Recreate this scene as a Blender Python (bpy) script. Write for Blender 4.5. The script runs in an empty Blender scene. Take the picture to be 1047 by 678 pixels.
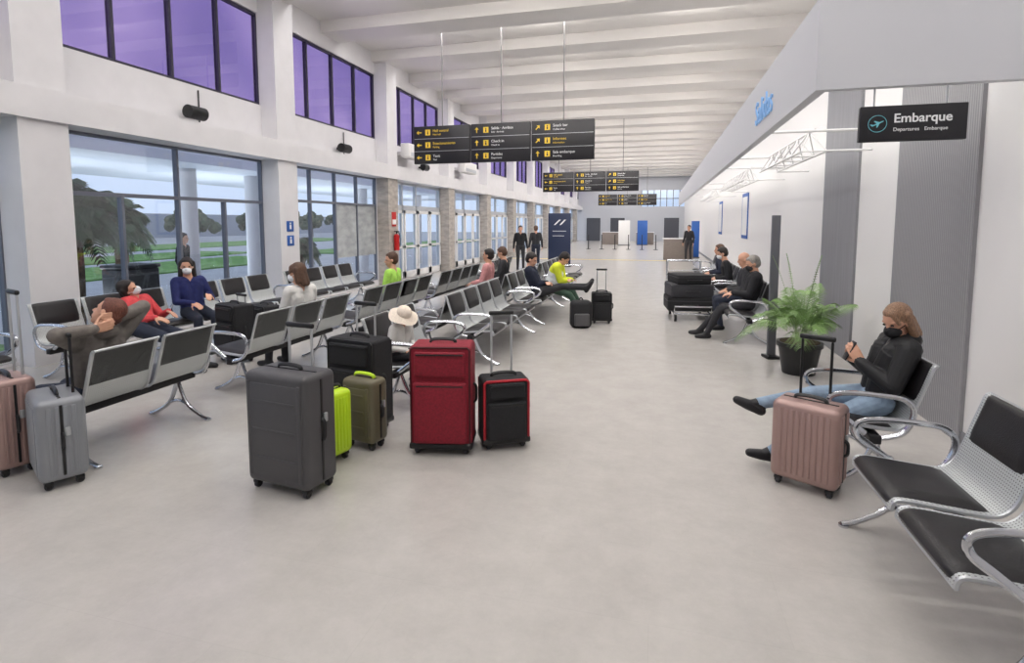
import bpy, bmesh, math, random
import numpy as np
from mathutils import Vector, Matrix, Euler
random.seed(7)
S=bpy.context.scene
S.view_settings.view_transform='Standard'
V=Vector
def c(r,g,b):
    f=lambda x:((x/255+.055)/1.055)**2.4 if x>10 else x/255/12.92
    return (f(r),f(g),f(b),1)
# ---------------------------------------------------------------- materials
def mat(name,col,rough=.5,metal=0,noise=0,scale=5,bump=0,bscale=None,stretch=None,emit=0,coat=0,detail=4,wave=0):
    m=bpy.data.materials.new(name); m.use_nodes=True
    n=m.node_tree.nodes; l=m.node_tree.links; p=n['Principled BSDF']
    p.inputs['Base Color'].default_value=col; p.inputs['Roughness'].default_value=rough
    p.inputs['Metallic'].default_value=metal; p.inputs['Coat Weight'].default_value=coat
    if emit:
        p.inputs['Emission Color'].default_value=col; p.inputs['Emission Strength'].default_value=emit
    if noise or bump:
        tc=n.new('ShaderNodeTexCoord'); mp=n.new('ShaderNodeMapping')
        if stretch: mp.inputs['Scale'].default_value=stretch
        l.new(tc.outputs['Object'],mp.inputs[0])
        t=n.new('ShaderNodeTexNoise'); t.inputs['Scale'].default_value=scale; t.inputs['Detail'].default_value=detail
        l.new(mp.outputs[0],t.inputs[0])
        if noise:
            r=n.new('ShaderNodeValToRGB'); r.color_ramp.elements[0].position=.3; r.color_ramp.elements[1].position=.7
            r.color_ramp.elements[0].color=tuple(max(0,x*(1-noise)) for x in col[:3])+(1,)
            r.color_ramp.elements[1].color=tuple(min(1,x*(1+noise)) for x in col[:3])+(1,)
            l.new(t.outputs[0],r.inputs[0]); l.new(r.outputs[0],p.inputs['Base Color'])
        if bump:
            if wave:
                t2=n.new('ShaderNodeTexWave'); t2.bands_direction='Z'; t2.inputs['Scale'].default_value=wave; t2.inputs['Distortion'].default_value=1.5; o_=t2.outputs[1]
            else:
                t2=n.new('ShaderNodeTexNoise'); t2.inputs['Scale'].default_value=bscale or scale; o_=t2.outputs[0]
            l.new(mp.outputs[0],t2.inputs[0])
            b=n.new('ShaderNodeBump'); b.inputs['Strength'].default_value=bump; b.inputs['Distance'].default_value=.01
            l.new(o_,b.inputs['Height']); l.new(b.outputs[0],p.inputs['Normal'])
    return m
def glass(name,tint,gl=.08,tint2=None):
    m=bpy.data.materials.new(name); m.use_nodes=True
    n=m.node_tree.nodes; l=m.node_tree.links; n.clear()
    o=n.new('ShaderNodeOutputMaterial'); t=n.new('ShaderNodeBsdfTransparent'); g=n.new('ShaderNodeBsdfGlossy'); x=n.new('ShaderNodeMixShader')
    t.inputs[0].default_value=tint; g.inputs['Roughness'].default_value=.03; x.inputs[0].default_value=gl
    if tint2:
        tc=n.new('ShaderNodeTexCoord'); nz=n.new('ShaderNodeTexNoise'); nz.inputs['Scale'].default_value=.55; nz.inputs['Detail'].default_value=1
        r=n.new('ShaderNodeValToRGB'); r.color_ramp.elements[0].position=.35; r.color_ramp.elements[1].position=.65
        r.color_ramp.elements[0].color=tint; r.color_ramp.elements[1].color=tint2
        l.new(tc.outputs['Object'],nz.inputs[0]); l.new(nz.outputs[0],r.inputs[0]); l.new(r.outputs[0],t.inputs[0])
    l.new(t.outputs[0],x.inputs[1]); l.new(g.outputs[0],x.inputs[2]); l.new(x.outputs[0],o.inputs[0])
    return m
def perf(name,col):
    m=mat(name,col,.38,.3); n=m.node_tree.nodes; l=m.node_tree.links; p=n['Principled BSDF']
    tc=n.new('ShaderNodeTexCoord'); s=n.new('ShaderNodeSeparateXYZ'); l.new(tc.outputs['Object'],s.inputs[0])
    def M(op,a,b=None):
        q=n.new('ShaderNodeMath'); q.operation=op
        for i,v in enumerate((a,b)):
            if v is None: continue
            if isinstance(v,(int,float)): q.inputs[i].default_value=v
            else: l.new(v,q.inputs[i])
        return q.outputs[0]
    a=M('SUBTRACT',M('FRACT',M('MULTIPLY',s.outputs['Y'],60)),.5)
    b=M('SUBTRACT',M('FRACT',M('MULTIPLY',M('SUBTRACT',s.outputs['Z'],s.outputs['X']),50)),.5)
    d=M('LESS_THAN',M('ADD',M('MULTIPLY',a,a),M('MULTIPLY',b,b)),.045)
    x=n.new('ShaderNodeMix'); x.data_type='RGBA'; x.inputs[6].default_value=col; x.inputs[7].default_value=(.12,.12,.13,1)
    l.new(d,x.inputs[0]); l.new(x.outputs[2],p.inputs['Base Color'])
    return m
def floor_mat():
    m=mat('vinyl floor',c(190,184,180),.22,0); n=m.node_tree.nodes; l=m.node_tree.links; p=n['Principled BSDF']
    tc=n.new('ShaderNodeTexCoord')
    t=n.new('ShaderNodeTexNoise'); t.inputs['Scale'].default_value=3.2; t.inputs['Detail'].default_value=13; t.inputs['Roughness'].default_value=.78
    l.new(tc.outputs['Object'],t.inputs[0])
    r=n.new('ShaderNodeValToRGB'); r.color_ramp.elements[0].position=.25; r.color_ramp.elements[1].position=.75
    r.color_ramp.elements[0].color=c(176,172,167); r.color_ramp.elements[1].color=c(196,192,187)
    l.new(t.outputs[0],r.inputs[0])
    b=n.new('ShaderNodeTexBrick'); b.offset=0.5; b.inputs['Scale'].default_value=1; b.inputs['Brick Width'].default_value=1.2; b.inputs['Row Height'].default_value=.6
    b.inputs['Mortar Size'].default_value=.002; b.inputs['Color1'].default_value=(1,1,1,1); b.inputs['Color2'].default_value=(.98,.98,.98,1); b.inputs['Mortar'].default_value=(.95,.95,.95,1)
    l.new(tc.outputs['Object'],b.inputs[0])
    x=n.new('ShaderNodeMix'); x.data_type='RGBA'; x.blend_type='MULTIPLY'; x.inputs[0].default_value=1
    l.new(r.outputs[0],x.inputs[6]); l.new(b.outputs[0],x.inputs[7]); l.new(x.outputs[2],p.inputs['Base Color'])
    return m
def ribbed(name,col,n_per_m,axis='Y'):
    m=mat(name,col,.5); n=m.node_tree.nodes; l=m.node_tree.links; p=n['Principled BSDF']
    tc=n.new('ShaderNodeTexCoord'); w=n.new('ShaderNodeTexWave'); w.bands_direction=axis; w.inputs['Scale'].default_value=n_per_m/3.18
    l.new(tc.outputs['Object'],w.inputs[0])
    r=n.new('ShaderNodeValToRGB'); r.color_ramp.elements[0].color=tuple(x*.72 for x in col[:3])+(1,); r.color_ramp.elements[1].color=col
    l.new(w.outputs[1],r.inputs[0]); l.new(r.outputs[0],p.inputs['Base Color'])
    b=n.new('ShaderNodeBump'); b.inputs['Strength'].default_value=.35; b.inputs['Distance'].default_value=.01
    l.new(w.outputs[1],b.inputs['Height']); l.new(b.outputs[0],p.inputs['Normal'])
    return m
M_white=mat('white painted plaster',c(220,218,220),.6,noise=.03,scale=3)
M_ceil=mat('white ceiling paint',c(226,223,220),.7)
M_lw=mat('light wall paint',c(228,226,225),.55)
M_fascia=mat('fascia paint',c(206,207,212),.5)
M_floor=floor_mat()
M_frame=mat('dark bronze frame',c(64,60,76),.4,.3)
M_frame2=mat('grey window frame',c(112,116,128),.4,.3)
M_alu=mat('aluminium frame',c(190,194,200),.35,.2)
M_purple=glass('violet window film',(.52,.42,.66,1),.1,(.68,.55,.76,1))
M_glass=glass('clear glass',(.92,.95,.98,1),.08)
M_frost=mat('marbled frosted pane',c(168,172,174),.25,noise=.2,scale=3,stretch=(1,1,2),detail=8)
M_stone=mat('veined stone cladding',c(176,168,160),.35,noise=.25,scale=4,stretch=(1,1,2.5),detail=8)
M_greyp=mat('plain grey panel',c(134,134,138),.6,noise=.08,scale=4,stretch=(1,6,.3))
M_rib=ribbed('ribbed grey panel',c(150,149,152),30,'Y')
M_chrome=mat('polished chrome',c(205,207,212),.16,1)
M_perf=perf('perforated steel',c(196,200,200))
M_edge=mat('brushed steel',c(190,193,196),.3,.6)
M_rod=mat('grey painted rod',c(120,118,118),.6)
M_black=mat('black leatherette',c(28,26,28),.42,bump=.15,bscale=150)
M_beam=mat('black steel',c(25,25,28),.45,.2)
M_plas=mat('black plastic',c(22,22,24),.4)
M_rub=mat('grey rubber wheel',c(55,55,60),.6)
M_sign=mat('black sign panel',c(28,27,32),.35)
M_wtxt=mat('white lettering',c(220,220,220),.5,emit=.15)
M_ytxt=mat('yellow lettering',c(220,185,55),.5,emit=.15)
M_btxt=mat('blue lettering',c(128,172,220),.5,emit=.15)
M_teal=mat('teal emblem',c(110,185,198),.5,emit=.1)
M_navy=mat('navy banner',c(32,44,74),.5)
M_blue=mat('sign blue',c(35,88,165),.5)
M_red=mat('signal red',c(190,25,25),.4)
M_wmetal=mat('white enamelled steel',c(228,227,226),.4)
M_skin=mat('skin',c(205,156,130),.5,noise=.05,scale=20)
M_lip=mat('lips',c(165,95,85),.5)
M_eye=mat('dark iris',c(30,22,18),.2)
M_mblk=mat('black mask fabric',c(22,22,26),.7)
M_mwht=mat('white mask fabric',c(225,228,232),.7)
M_band=mat('silver reflective tape',c(215,220,220),.4)
def cloth(name,r,g,b,n=.15): return mat(name,c(r,g,b),.85,noise=n,scale=18,bump=.4,bscale=25)
# ---------------------------------------------------------------- mesh helpers
def ob(name,bm,mats,parent=None,loc=(0,0,0),rot=(0,0,0),smooth=True,ang=35,label=None,cat=None,kind=None,group=None):
    if isinstance(bm,bmesh.types.BMesh):
        me=bpy.data.meshes.new(name); bmesh.ops.recalc_face_normals(bm,faces=bm.faces); bm.to_mesh(me); bm.free()
        if smooth:
            me.polygons.foreach_set('use_smooth',[True]*len(me.polygons)); me.set_sharp_from_angle(angle=math.radians(ang))
    else: me=bm
    if not isinstance(mats,(list,tuple)): mats=[mats]
    if not me.materials:
        for m in mats: me.materials.append(m)
    o=bpy.data.objects.new(name,me); S.collection.objects.link(o)
    o.location=loc; o.rotation_euler=rot
    if parent: o.parent=parent
    tag(o,label,cat,kind,group); return o
def empty(name,loc,rot=(0,0,0),**k):
    o=bpy.data.objects.new(name,None); o.empty_display_size=.1; S.collection.objects.link(o); o.location=loc; o.rotation_euler=rot; tag(o,**k); return o
def tag(o,label=None,cat=None,kind=None,group=None):
    if label:o['label']=label
    if cat:o['category']=cat
    if kind:o['kind']=kind
    if group:o['group']=group
def N(): return bmesh.new()
def box(bm,ce,s,r=0,seg=3,rot=None):
    vs=bmesh.ops.create_cube(bm,size=1)['verts']
    for v in vs:
        p=V((v.co.x*s[0],v.co.y*s[1],v.co.z*s[2]))
        if rot: p=rot@p
        v.co=p+V(ce)
    if r>0:
        e=list({e for v in vs for e in v.link_edges})
        bmesh.ops.bevel(bm,geom=e,offset=r,segments=seg,profile=.5,affect='EDGES',clamp_overlap=True)
def bx(bm,x0,x1,y0,y1,z0,z1,r=0): box(bm,((x0+x1)/2,(y0+y1)/2,(z0+z1)/2),(abs(x1-x0),abs(y1-y0),abs(z1-z0)),r)
def cyl(bm,p0,p1,r0,r1=None,seg=14,caps=True):
    p0=V(p0);p1=V(p1);d=p1-p0
    if r1 is None:r1=r0
    bmesh.ops.create_cone(bm,cap_ends=caps,segments=seg,radius1=r0,radius2=r1,depth=d.length,
        matrix=Matrix.Translation((p0+p1)/2)@d.to_track_quat('Z','Y').to_matrix().to_4x4())
def sph(bm,ce,r,sub=2,rot=None):
    if not isinstance(r,(tuple,list)): r=(r,r,r)
    vs=bmesh.ops.create_icosphere(bm,subdivisions=sub,radius=1)['verts']
    for v in vs:
        p=V((v.co.x*r[0],v.co.y*r[1],v.co.z*r[2]))
        if rot: p=rot@p
        v.co=p+V(ce)
def cat_rom(P,k=5):
    P=[V(p) for p in P]; out=[]
    for i in range(len(P)-1):
        a=P[max(i-1,0)];b=P[i];d=P[i+1];e=P[min(i+2,len(P)-1)]
        for j in range(k):
            t=j/k
            out.append(.5*((2*b)+(d-a)*t+(2*a-5*b+4*d-e)*t*t+(-a+3*b-3*d+e)*t**3))
    out.append(P[-1]); return out
def tube(bm,P,r,seg=8,sm=0,rr=None,side=None):
    P=cat_rom(P,sm) if sm else [V(p) for p in P]
    n=len(P); rings=[]; 
    for i in range(n):
        t=(P[min(i+1,n-1)]-P[max(i-1,0)]).normalized()
        if i==0:
            u=t.orthogonal().normalized() if side is None else (V(side)-t*t.dot(V(side))).normalized()
        else: u=(u-t*u.dot(t)).normalized()
        w=t.cross(u); r1=r; r2=rr or r
        rings.append([bm.verts.new(P[i]+u*math.cos(2*math.pi*k/seg)*r1+w*math.sin(2*math.pi*k/seg)*r2) for k in range(seg)])
    for i in range(n-1):
        for k in range(seg):
            bm.faces.new((rings[i][k],rings[i][(k+1)%seg],rings[i+1][(k+1)%seg],rings[i+1][k]))
    bm.faces.new(rings[0][::-1]); bm.faces.new(rings[-1])
def text(s,size,loc,rot,m,parent=None,align='LEFT',ext=.004,name='lettering',off=.004):
    cu=bpy.data.curves.new('t','FONT'); cu.body=s; cu.size=size; cu.align_x=align; cu.extrude=ext; cu.offset=size*off
    o=bpy.data.objects.new('t',cu); S.collection.objects.link(o)
    dg=bpy.context.evaluated_depsgraph_get(); me=bpy.data.meshes.new_from_object(o.evaluated_get(dg))
    bpy.data.objects.remove(o); me.materials.clear(); me.materials.append(m)
    q=bpy.data.objects.new(name,me); S.collection.objects.link(q); q.location=loc; q.rotation_euler=rot
    if parent: q.parent=parent
    return q
# ---------------------------------------------------------------- room shell
XL=-7.84; XR=2.45; ZC=6.57; Y0=-3; Y1=56
PE=lambda k:5.57+4.71*k
b=N(); bx(b,-8,4.3,Y0,Y1,-.1,0); ob('floor',b,M_floor,kind='structure',label='pale grey vinyl tile floor')
b=N(); bx(b,-8,4.3,Y0,Y1,ZC,ZC+.15); ob('ceiling',b,M_ceil,kind='structure',label='white painted ceiling slab')
b=N(); bx(b,-8,XL,Y0,Y1,0,.15); bx(b,-8,XL,Y0,Y1,3.08,4.18); bx(b,-8,XL,Y0,Y1,5.98,ZC)
for k in range(-1,12):
    e=PE(k)
    if e-.6>Y1: break
    bx(b,-8,XL,e-.6,min(e,Y1),.15,3.08); bx(b,-8,XL,e-.6,min(e,Y1),4.18,5.98)
bx(b,-8,XL,Y0,PE(-2),.15,3.08); bx(b,-8,XL,Y0,PE(-2),4.18,5.98)
ob('wall_left',b,M_white,kind='structure',label='white plaster wall with window openings',smooth=False)
b=N(); bx(b,XL,XL+.42,Y0,Y1,3.08,3.47); ob('trim_1',b,M_white,kind='structure',label='continuous white ledge beam above the windows',smooth=False)
for k in range(-1,11):
    e=PE(k)
    b=N(); bx(b,XL,XL+.36,e-.6,e,0,3.08)
    ob('pillar',b,M_stone if k>=2 else M_white,kind='structure',label='stone-clad square pillar' if k>=2 else 'white square pillar',smooth=False)
    b=N(); bx(b,XL,XL+.36,e-.6,e,3.47,ZC); ob('pillar',b,M_white,kind='structure',label='white upper pillar reaching the ceiling',smooth=False)
b=N(); bx(b,XR,XR+.12,Y0,Y1,0,4.0); bx(b,XR,4.3,Y0,Y1,3.95,4.05); ob('wall_right',b,M_lw,kind='structure',label='white partition wall',smooth=False)
b=N(); bx(b,4.2,4.3,Y0,Y1,4,ZC); ob('wall_upper_right',b,M_lw,kind='structure',smooth=False,label='upper white wall')
b=N(); bx(b,-8,4.3,Y0-.1,Y0,0,ZC); ob('wall_back',b,M_lw,kind='structure',smooth=False,label='white end wall')
b=N(); bx(b,-8,4.3,Y1,Y1+.1,0,3.4); bx(b,-8,4.3,Y1,Y1+.1,5,ZC); bx(b,-8,-1.6,Y1,Y1+.1,3.4,5); bx(b,2.6,4.3,Y1,Y1+.1,3.4,5)
ob('wall_far',b,mat('far wall paint',c(190,192,198),.6),kind='structure',smooth=False,label='far end wall with a high window')
wn=[0]
def window(y0,y1,z0,z1,ny,zs,glassm,framem,x=XL-.08,label='',nlow=None,th=.05,frost=None):
    wn[0]+=1; b=N()
    bx(b,x-.04,x+.04,y0,y1,z0,z0+th); bx(b,x-.04,x+.04,y0,y1,z1-th,z1)
    for z in zs: bx(b,x-.04,x+.04,y0,y1,z-th*.7,z+th*.7)
    lo=zs[0] if zs else z1
    for i in range(ny+1):
        y=y0+(y1-y0)*i/ny; bx(b,x-.045,x+.045,y-th/2,y+th/2,(lo if nlow else z0),z1)
    if nlow:
        for i in range(nlow+1):
            y=y0+(y1-y0)*i/nlow; bx(b,x-.045,x+.045,y-th/2,y+th/2,z0,lo)
    o=ob('window_%d'%wn[0],b,framem,kind='structure',label=label,smooth=False)
    g=N(); bx(g,x-.005,x+.005,y0,y1,z0,z1); ob('window_pane',g,glassm,parent=o,smooth=False)
    if frost:
        g=N(); bx(g,x+.006,x+.012,frost[0],frost[1],frost[2],frost[3]); ob('frosted_pane',g,M_frost,parent=o,smooth=False)
for k in range(-2,11):
    a=PE(k); e=min(a+4.11,Y1)
    window(a,e,4.18,5.98,4,[],M_purple,M_frame,label='high window row with violet film')
    if k<=0: window(a,e,.15,3.08,2,[2.22],M_glass,M_frame2,nlow=4,th=.042,label='tall glazed window facing the forecourt')
    elif k==1: window(a,e,.15,3.08,4,[2.3],M_glass,M_frame2,nlow=4,th=.042,label='tall glazed window with marbled panes',frost=(a+2.05,e,.9,2.3))
dn=0
for k in range(2,10):
    a=PE(k); e=min(a+4.11,Y1); dn+=1
    x=XL-.05; b=N(); t=.07
    bx(b,x-.05,x+.05,a,e,2.2,2.36); bx(b,x-.05,x+.05,a,e,3.0,3.08); bx(b,x-.05,x+.05,a,e,.15,.17)
    for i in (0,1,2,4): bx(b,x-.05,x+.05,a+(e-a)*i/4-t/2,a+(e-a)*i/4+t/2,.0,3.08)
    d=ob('door_%d'%dn,b,M_alu,kind='structure',smooth=False,label='aluminium and glass entrance doors')
    g=N(); bx(g,x-.006,x+.006,a,e,.15,3.05); ob('door_glass',g,M_glass,parent=d,smooth=False)
    for i in range(4):
        l=N(); p0=a+(e-a)*i/4+.05; p1=a+(e-a)*(i+1)/4-.05
        for (q0,q1,z0,z1) in ((p0,p0+.08,.05,2.2),(p1-.08,p1,.05,2.2),(p0,p1,.05,.25),(p0,p1,2.1,2.2),(p0,p1,1.0,1.07)): bx(l,x+.05,x+.09,q0,q1,z0,z1)
        ob('door_leaf',l,M_wmetal,parent=d,smooth=False)
wn[0]+=1
b=N()
for i in range(8): bx(b,-1.6+4.2*i/7-.03,-1.6+4.2*i/7+.03,Y1,Y1+.06,3.4,5)
bx(b,-1.6,2.6,Y1,Y1+.06,4.15,4.22)
o=ob('window_%d'%wn[0],b,M_frame,kind='structure',smooth=False,label='high end window'); g=N(); bx(g,-1.6,2.6,Y1+.04,Y1+.05,3.4,5); ob('window_pane',g,M_glass,parent=o,smooth=False)
for (x0,x1) in ((-7,-5.6),(-4.6,-3.2),(.6,2.0)):
    dn+=1; b=N(); bx(b,x0,x1,Y1-.05,Y1,0,2.3); o=ob('door_%d'%dn,b,mat('dark doorway panel %d'%dn,c(74,76,84),.5),kind='structure',smooth=False,label='grey double door in the end wall')
    b=N(); bx(b,x0-.08,x0,Y1-.08,Y1,0,2.4); bx(b,x1,x1+.08,Y1-.08,Y1,0,2.4); bx(b,x0,x1,Y1-.08,Y1,2.3,2.4); ob('door_frame',b,M_alu,parent=o,smooth=False)
tn=2
BY=lambda k:5.12+2.4*k
for k in range(-3,22):
    y=BY(k)
    if y>Y1 or y<Y0: continue
    b=N(); bx(b,XL,4.2,y-.5,y+.28,6.3,ZC); ob('trim_%d'%tn,b,M_ceil,kind='structure',smooth=False,label='broad shallow white ceiling beam'); tn+=1
# fascia
FX=1.10
b=N(); bx(b,FX,FX+.08,4.55,32,2.77,3.43); bx(b,FX+.08,3.3,4.55,4.63,2.77,3.6)
ob('trim_%d'%tn,b,M_fascia,kind='structure',smooth=False,label='suspended pale fascia band'); tn+=1
b=N(); bx(b,XR-.03,XR,7.85,9.3,0,3.95); ob('trim_%d'%tn,b,M_greyp,kind='structure',smooth=False,label='plain grey wall panel'); tn+=1
b=N(); bx(b,XR-.03,XR,5.15,6.65,0,3.95); ob('trim_%d'%tn,b,M_rib,kind='structure',smooth=False,label='vertically ribbed grey wall panel'); tn+=1
b=N(); bx(b,XR-.015,XR,Y0,Y1,0,.1); ob('baseboard_right',b,M_greyp,kind='structure',smooth=False)
b=N(); bx(b,-7.4,2.2,27,27.18,0,.004); ob('trim_%d'%tn,b,mat('yellow floor tape',c(220,185,70),.6),kind='structure',smooth=False,label='yellow strip on the floor'); tn+=1
f=empty('fascia_lettering',(FX-.006,7.15,2.94),label='blue raised lettering on the pale fascia',cat='sign')
text('Salidas',.38,(0,0,0),Euler((math.radians(90),0,math.radians(-90))),M_btxt,f,ext=.008,off=0)
for (y0,y1) in ((7.4,10.2),(12,16.5),(19,24)):
    b=N(); z0,z1=2.66,2.92
    for x in (1.66,1.94):
        cyl(b,(x,y0,z0),(x,y1,z0),.014); 
    cyl(b,(1.8,y0,z1),(1.8,y1,z1),.014)
    n=int((y1-y0)/.5)
    for i in range(n):
        a=y0+(y1-y0)*i/n; e=y0+(y1-y0)*(i+1)/n; m_=(a+e)/2
        for x in (1.66,1.94): cyl(b,(x,a,z0),(1.8,m_,z1),.008,seg=8); cyl(b,(1.8,m_,z1),(x,e,z0),.008,seg=8)
        cyl(b,(1.66,a,z0),(1.94,a,z0),.008,seg=8)
    for y in (y0,y1): cyl(b,(FX+.08,y,z0+.24),(XR-.035,y,z0+.24),.016); cyl(b,(1.94,y,z0),(XR-.035,y,z0),.014)
    ob('lattice_truss',b,M_wmetal,label='white tubular lattice truss under the fascia',cat='truss',group='lattice trusses')
# ---------------------------------------------------------------- exterior
b=N(); bx(b,-90,-8,-30,110,-.25,-.12); ob('forecourt_pavement',b,mat('pavement',c(176,176,180),.9,noise=.1,scale=1),label='pale paved forecourt outside the windows',cat='pavement',smooth=False)
M_grass=mat('grass',c(108,148,76),.95,noise=.35,scale=3)
for (x0,x1,y0,y1) in ((-11.5,-8.8,-4,6.0),(-23,-18,8,26),(-30,-25,10,30),(-42,-34,8,60),(-23,-18,30,60)):
    b=N(); bx(b,x0,x1,y0,y1,-.12,-.06); ob('lawn',b,M_grass,label='patch of green lawn outside',cat='lawn',kind='stuff',smooth=False)
b=N(); bx(b,-15,-9.8,4,30,3.1,3.4); ob('entrance_canopy',b,mat('canopy paint',c(230,234,241),.6),label='flat white concrete canopy roof outside',cat='canopy',smooth=False)
for y in (6.6,10.9,13.1,19,24):
    b=N(); cyl(b,(-11,y,-.12),(-11,y,3.1),.2 if y>8 else .12,seg=20); ob('canopy_column',b,M_white,label='round white column holding up the canopy',cat='column',group='canopy columns')
b=N(); bx(b,-66,-62,0,100,-.12,3); ob('distant_building',b,mat('distant wall',c(165,168,176),.9),label='long low building beyond the lawn',cat='building',smooth=False)
M_leaf=mat('palm leaf',c(50,74,42),.6,noise=.3,scale=6); M_trunk=mat('palm trunk',c(82,66,50),.9,noise=.4,scale=20,bump=.6)
def frond(bm,base,az,L,rise,droop,w,seg=8,lb=.02,dens=3):
    P=[]
    for i in range(seg+1):
        t=i/seg; h=L*t*math.cos(rise)*(1-.15*t); z=L*(math.sin(rise)*t-droop*t*t)
        P.append(V(base)+V((math.cos(az)*h,math.sin(az)*h,z)))
    sd=V((-math.sin(az),math.cos(az),0))
    Q=cat_rom(P,dens)
    prev=None
    for i,p in enumerate(Q):
        a=bm.verts.new(p-sd*.004); d=bm.verts.new(p+sd*.004)
        if prev: bm.faces.new((prev[0],prev[1],d,a))
        prev=(a,d)
    st_=max(2,int(len(Q)*.22)) if lb<.02 else 2
    for i in range(st_,len(Q)-1):
        t=i/len(Q); ll=w*math.sin(math.pi*min(.95,t*.8+.15)); f=(Q[i+1]-Q[i]).normalized()
        for s in (-1,1):
            rj=random.uniform(.85,1.1)
            mid=Q[i]+sd*s*ll*.5*rj+f*ll*.35; tip=Q[i]+sd*s*ll*rj+f*ll*.75-V((0,0,ll*.45))
            a=bm.verts.new(Q[i]-f*lb*.6); d=bm.verts.new(Q[i]+f*lb*.6); m1=bm.verts.new(mid-f*lb); m2=bm.verts.new(mid+f*lb); e=bm.verts.new(tip)
            bm.faces.new((a,d,m2,m1)); bm.faces.new((m1,m2,e))
def palm(x,y,h,L,n,label):
    o=empty('palm_tree',(x,y,-.12),label=label,cat='palm tree',group='palms outside')
    b=N(); tube(b,[(0,0,0),(.03,.02,h*.5),(0,0,h)],.15,10,4); ob('trunk',b,M_trunk,parent=o)
    b=N()
    for i in range(n): frond(b,(0,0,h*random.uniform(.85,1)),random.random()*6.28,L*random.uniform(.8,1.1),random.uniform(0,1.2),random.uniform(.4,1.1),L*.3,8,lb=.032)
    ob('frond_crown',b,M_leaf,parent=o,smooth=False)
palm(-9.75,7.15,2.3,1.05,90,'shaggy dark palm tree close to the window')
palm(-13.2,10.9,2.1,1.0,50,'shaggy dark palm tree beside the canopy')
palm(-10.3,14.1,1.4,.8,44,'low palm plant outside the window'); palm(-12.9,3.4,1.8,1.2,60,'low palm plant beside the lawn')
M_tree=mat('tree foliage',c(84,94,76),.95,noise=.4,scale=2,bump=1,bscale=4)
for i in range(12):
    o=empty('broadleaf_tree',(-54+(i%3)*4,14+i*6.5,-.12),label='distant leafy tree beyond the lawn',cat='tree',group='distant trees')
    b=N(); cyl(b,(0,0,0),(0,0,2),.2,.12,8); ob('trunk',b,M_trunk,parent=o)
    b=N()
    hh=random.uniform(.8,1.15)
    for j in range(34): 
        a=random.random()*6.28; r=random.uniform(0,1.9); sph(b,(r*math.cos(a),r*math.sin(a),(1.5+random.uniform(0,2.2)*(1-.25*r))*hh),random.uniform(.3,.6),2)
    for v in b.verts: v.co+=V([random.uniform(-.12,.12) for _ in range(3)])
    ob('foliage',b,M_tree,parent=o,smooth=False)
o=empty('litter_bin',(-10.4,8.8,-.12),label='dark litter bin on the forecourt',cat='bin')
b=N(); bx(b,-.3,.3,-.4,.4,0,1.0,.04); ob('bin_body',b,M_plas,parent=o); b=N(); bx(b,-.32,.32,-.42,.42,1.0,1.08,.03); ob('bin_lid',b,M_beam,parent=o)
# ---------------------------------------------------------------- bench
PI=.6
def prof():
    pts=[(.255,.405),(.25,.435),(.225,.452),(.15,.45),(0,.435),(-.14,.425),(-.2,.44),(-.245,.49),(-.275,.57),(-.31,.68),(-.345,.79),(-.368,.86),(-.385,.872)]
    return cat_rom([(p[0],0,p[1]) for p in pts],3)
def sweep(bm,P,y0,y1,t):
    rows=[]
    n=len(P)
    for i,p in enumerate(P):
        d=(P[min(i+1,n-1)]-P[max(i-1,0)]).normalized(); nn=V((-d.z,0,d.x))
        rows.append([bm.verts.new((p.x+nn.x*s,y,p.z+nn.z*s)) for (s,y) in ((0,y0),(0,y1),(-t,y1),(-t,y0))])
    for i in range(n-1):
        for k in range(4): bm.faces.new((rows[i][k],rows[i][(k+1)%4],rows[i+1][(k+1)%4],rows[i+1][k]))
    bm.faces.new(rows[0]); bm.faces.new(rows[-1][::-1])
PP=prof()
def cushion(P,y0,y1,t,edge=.03):
    bm=N(); n=len(P); ys=[y0,y0+edge,y0+edge*2.2,(y0+y1)/2,y1-edge*2.2,y1-edge,y1]; hs=[.0,.7,1,1,1,.7,.0]
    top=[];bot=[]
    for i,p in enumerate(P):
        d=(P[min(i+1,n-1)]-P[max(i-1,0)]).normalized(); nn=V((d.z,0,-d.x))*1
        e=min(1,min(i,n-1-i)/2.0)
        top.append([bm.verts.new((p.x+nn.x*t*(.15+.85*h*e)*1.0,y,p.z+nn.z*t*(.15+.85*h*e))) for y,h in zip(ys,hs)])
        bot.append([bm.verts.new((p.x,y,p.z)) for y in ys])
    m_=len(ys)
    for i in range(n-1):
        for k in range(m_-1):
            bm.faces.new((top[i][k],top[i][k+1],top[i+1][k+1],top[i+1][k])); bm.faces.new((bot[i][k],bot[i+1][k],bot[i+1][k+1],bot[i][k+1]))
        bm.faces.new((top[i][0],top[i+1][0],bot[i+1][0],bot[i][0])); bm.faces.new((top[i][-1],bot[i][-1],bot[i+1][-1],top[i+1][-1]))
    for k in range(m_-1):
        bm.faces.new((top[0][k],bot[0][k],bot[0][k+1],top[0][k+1])); bm.faces.new((top[-1][k],top[-1][k+1],bot[-1][k+1],bot[-1][k]))
    return bm
def mesh_of(bm,m,name,ang=40):
    me=bpy.data.meshes.new(name); bmesh.ops.recalc_face_normals(bm,faces=bm.faces); bm.to_mesh(me); bm.free()
    me.polygons.foreach_set('use_smooth',[True]*len(me.polygons)); me.set_sharp_from_angle(angle=math.radians(ang)); me.materials.append(m); return me
b=N(); sweep(b,PP,-.262,.262,.008); ME_seat=mesh_of(b,M_perf,'seat_shell')
b=N()
for s in (-1,1): tube(b,[p+V((0,s*.268,0)) for p in PP],.011,6)
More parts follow.
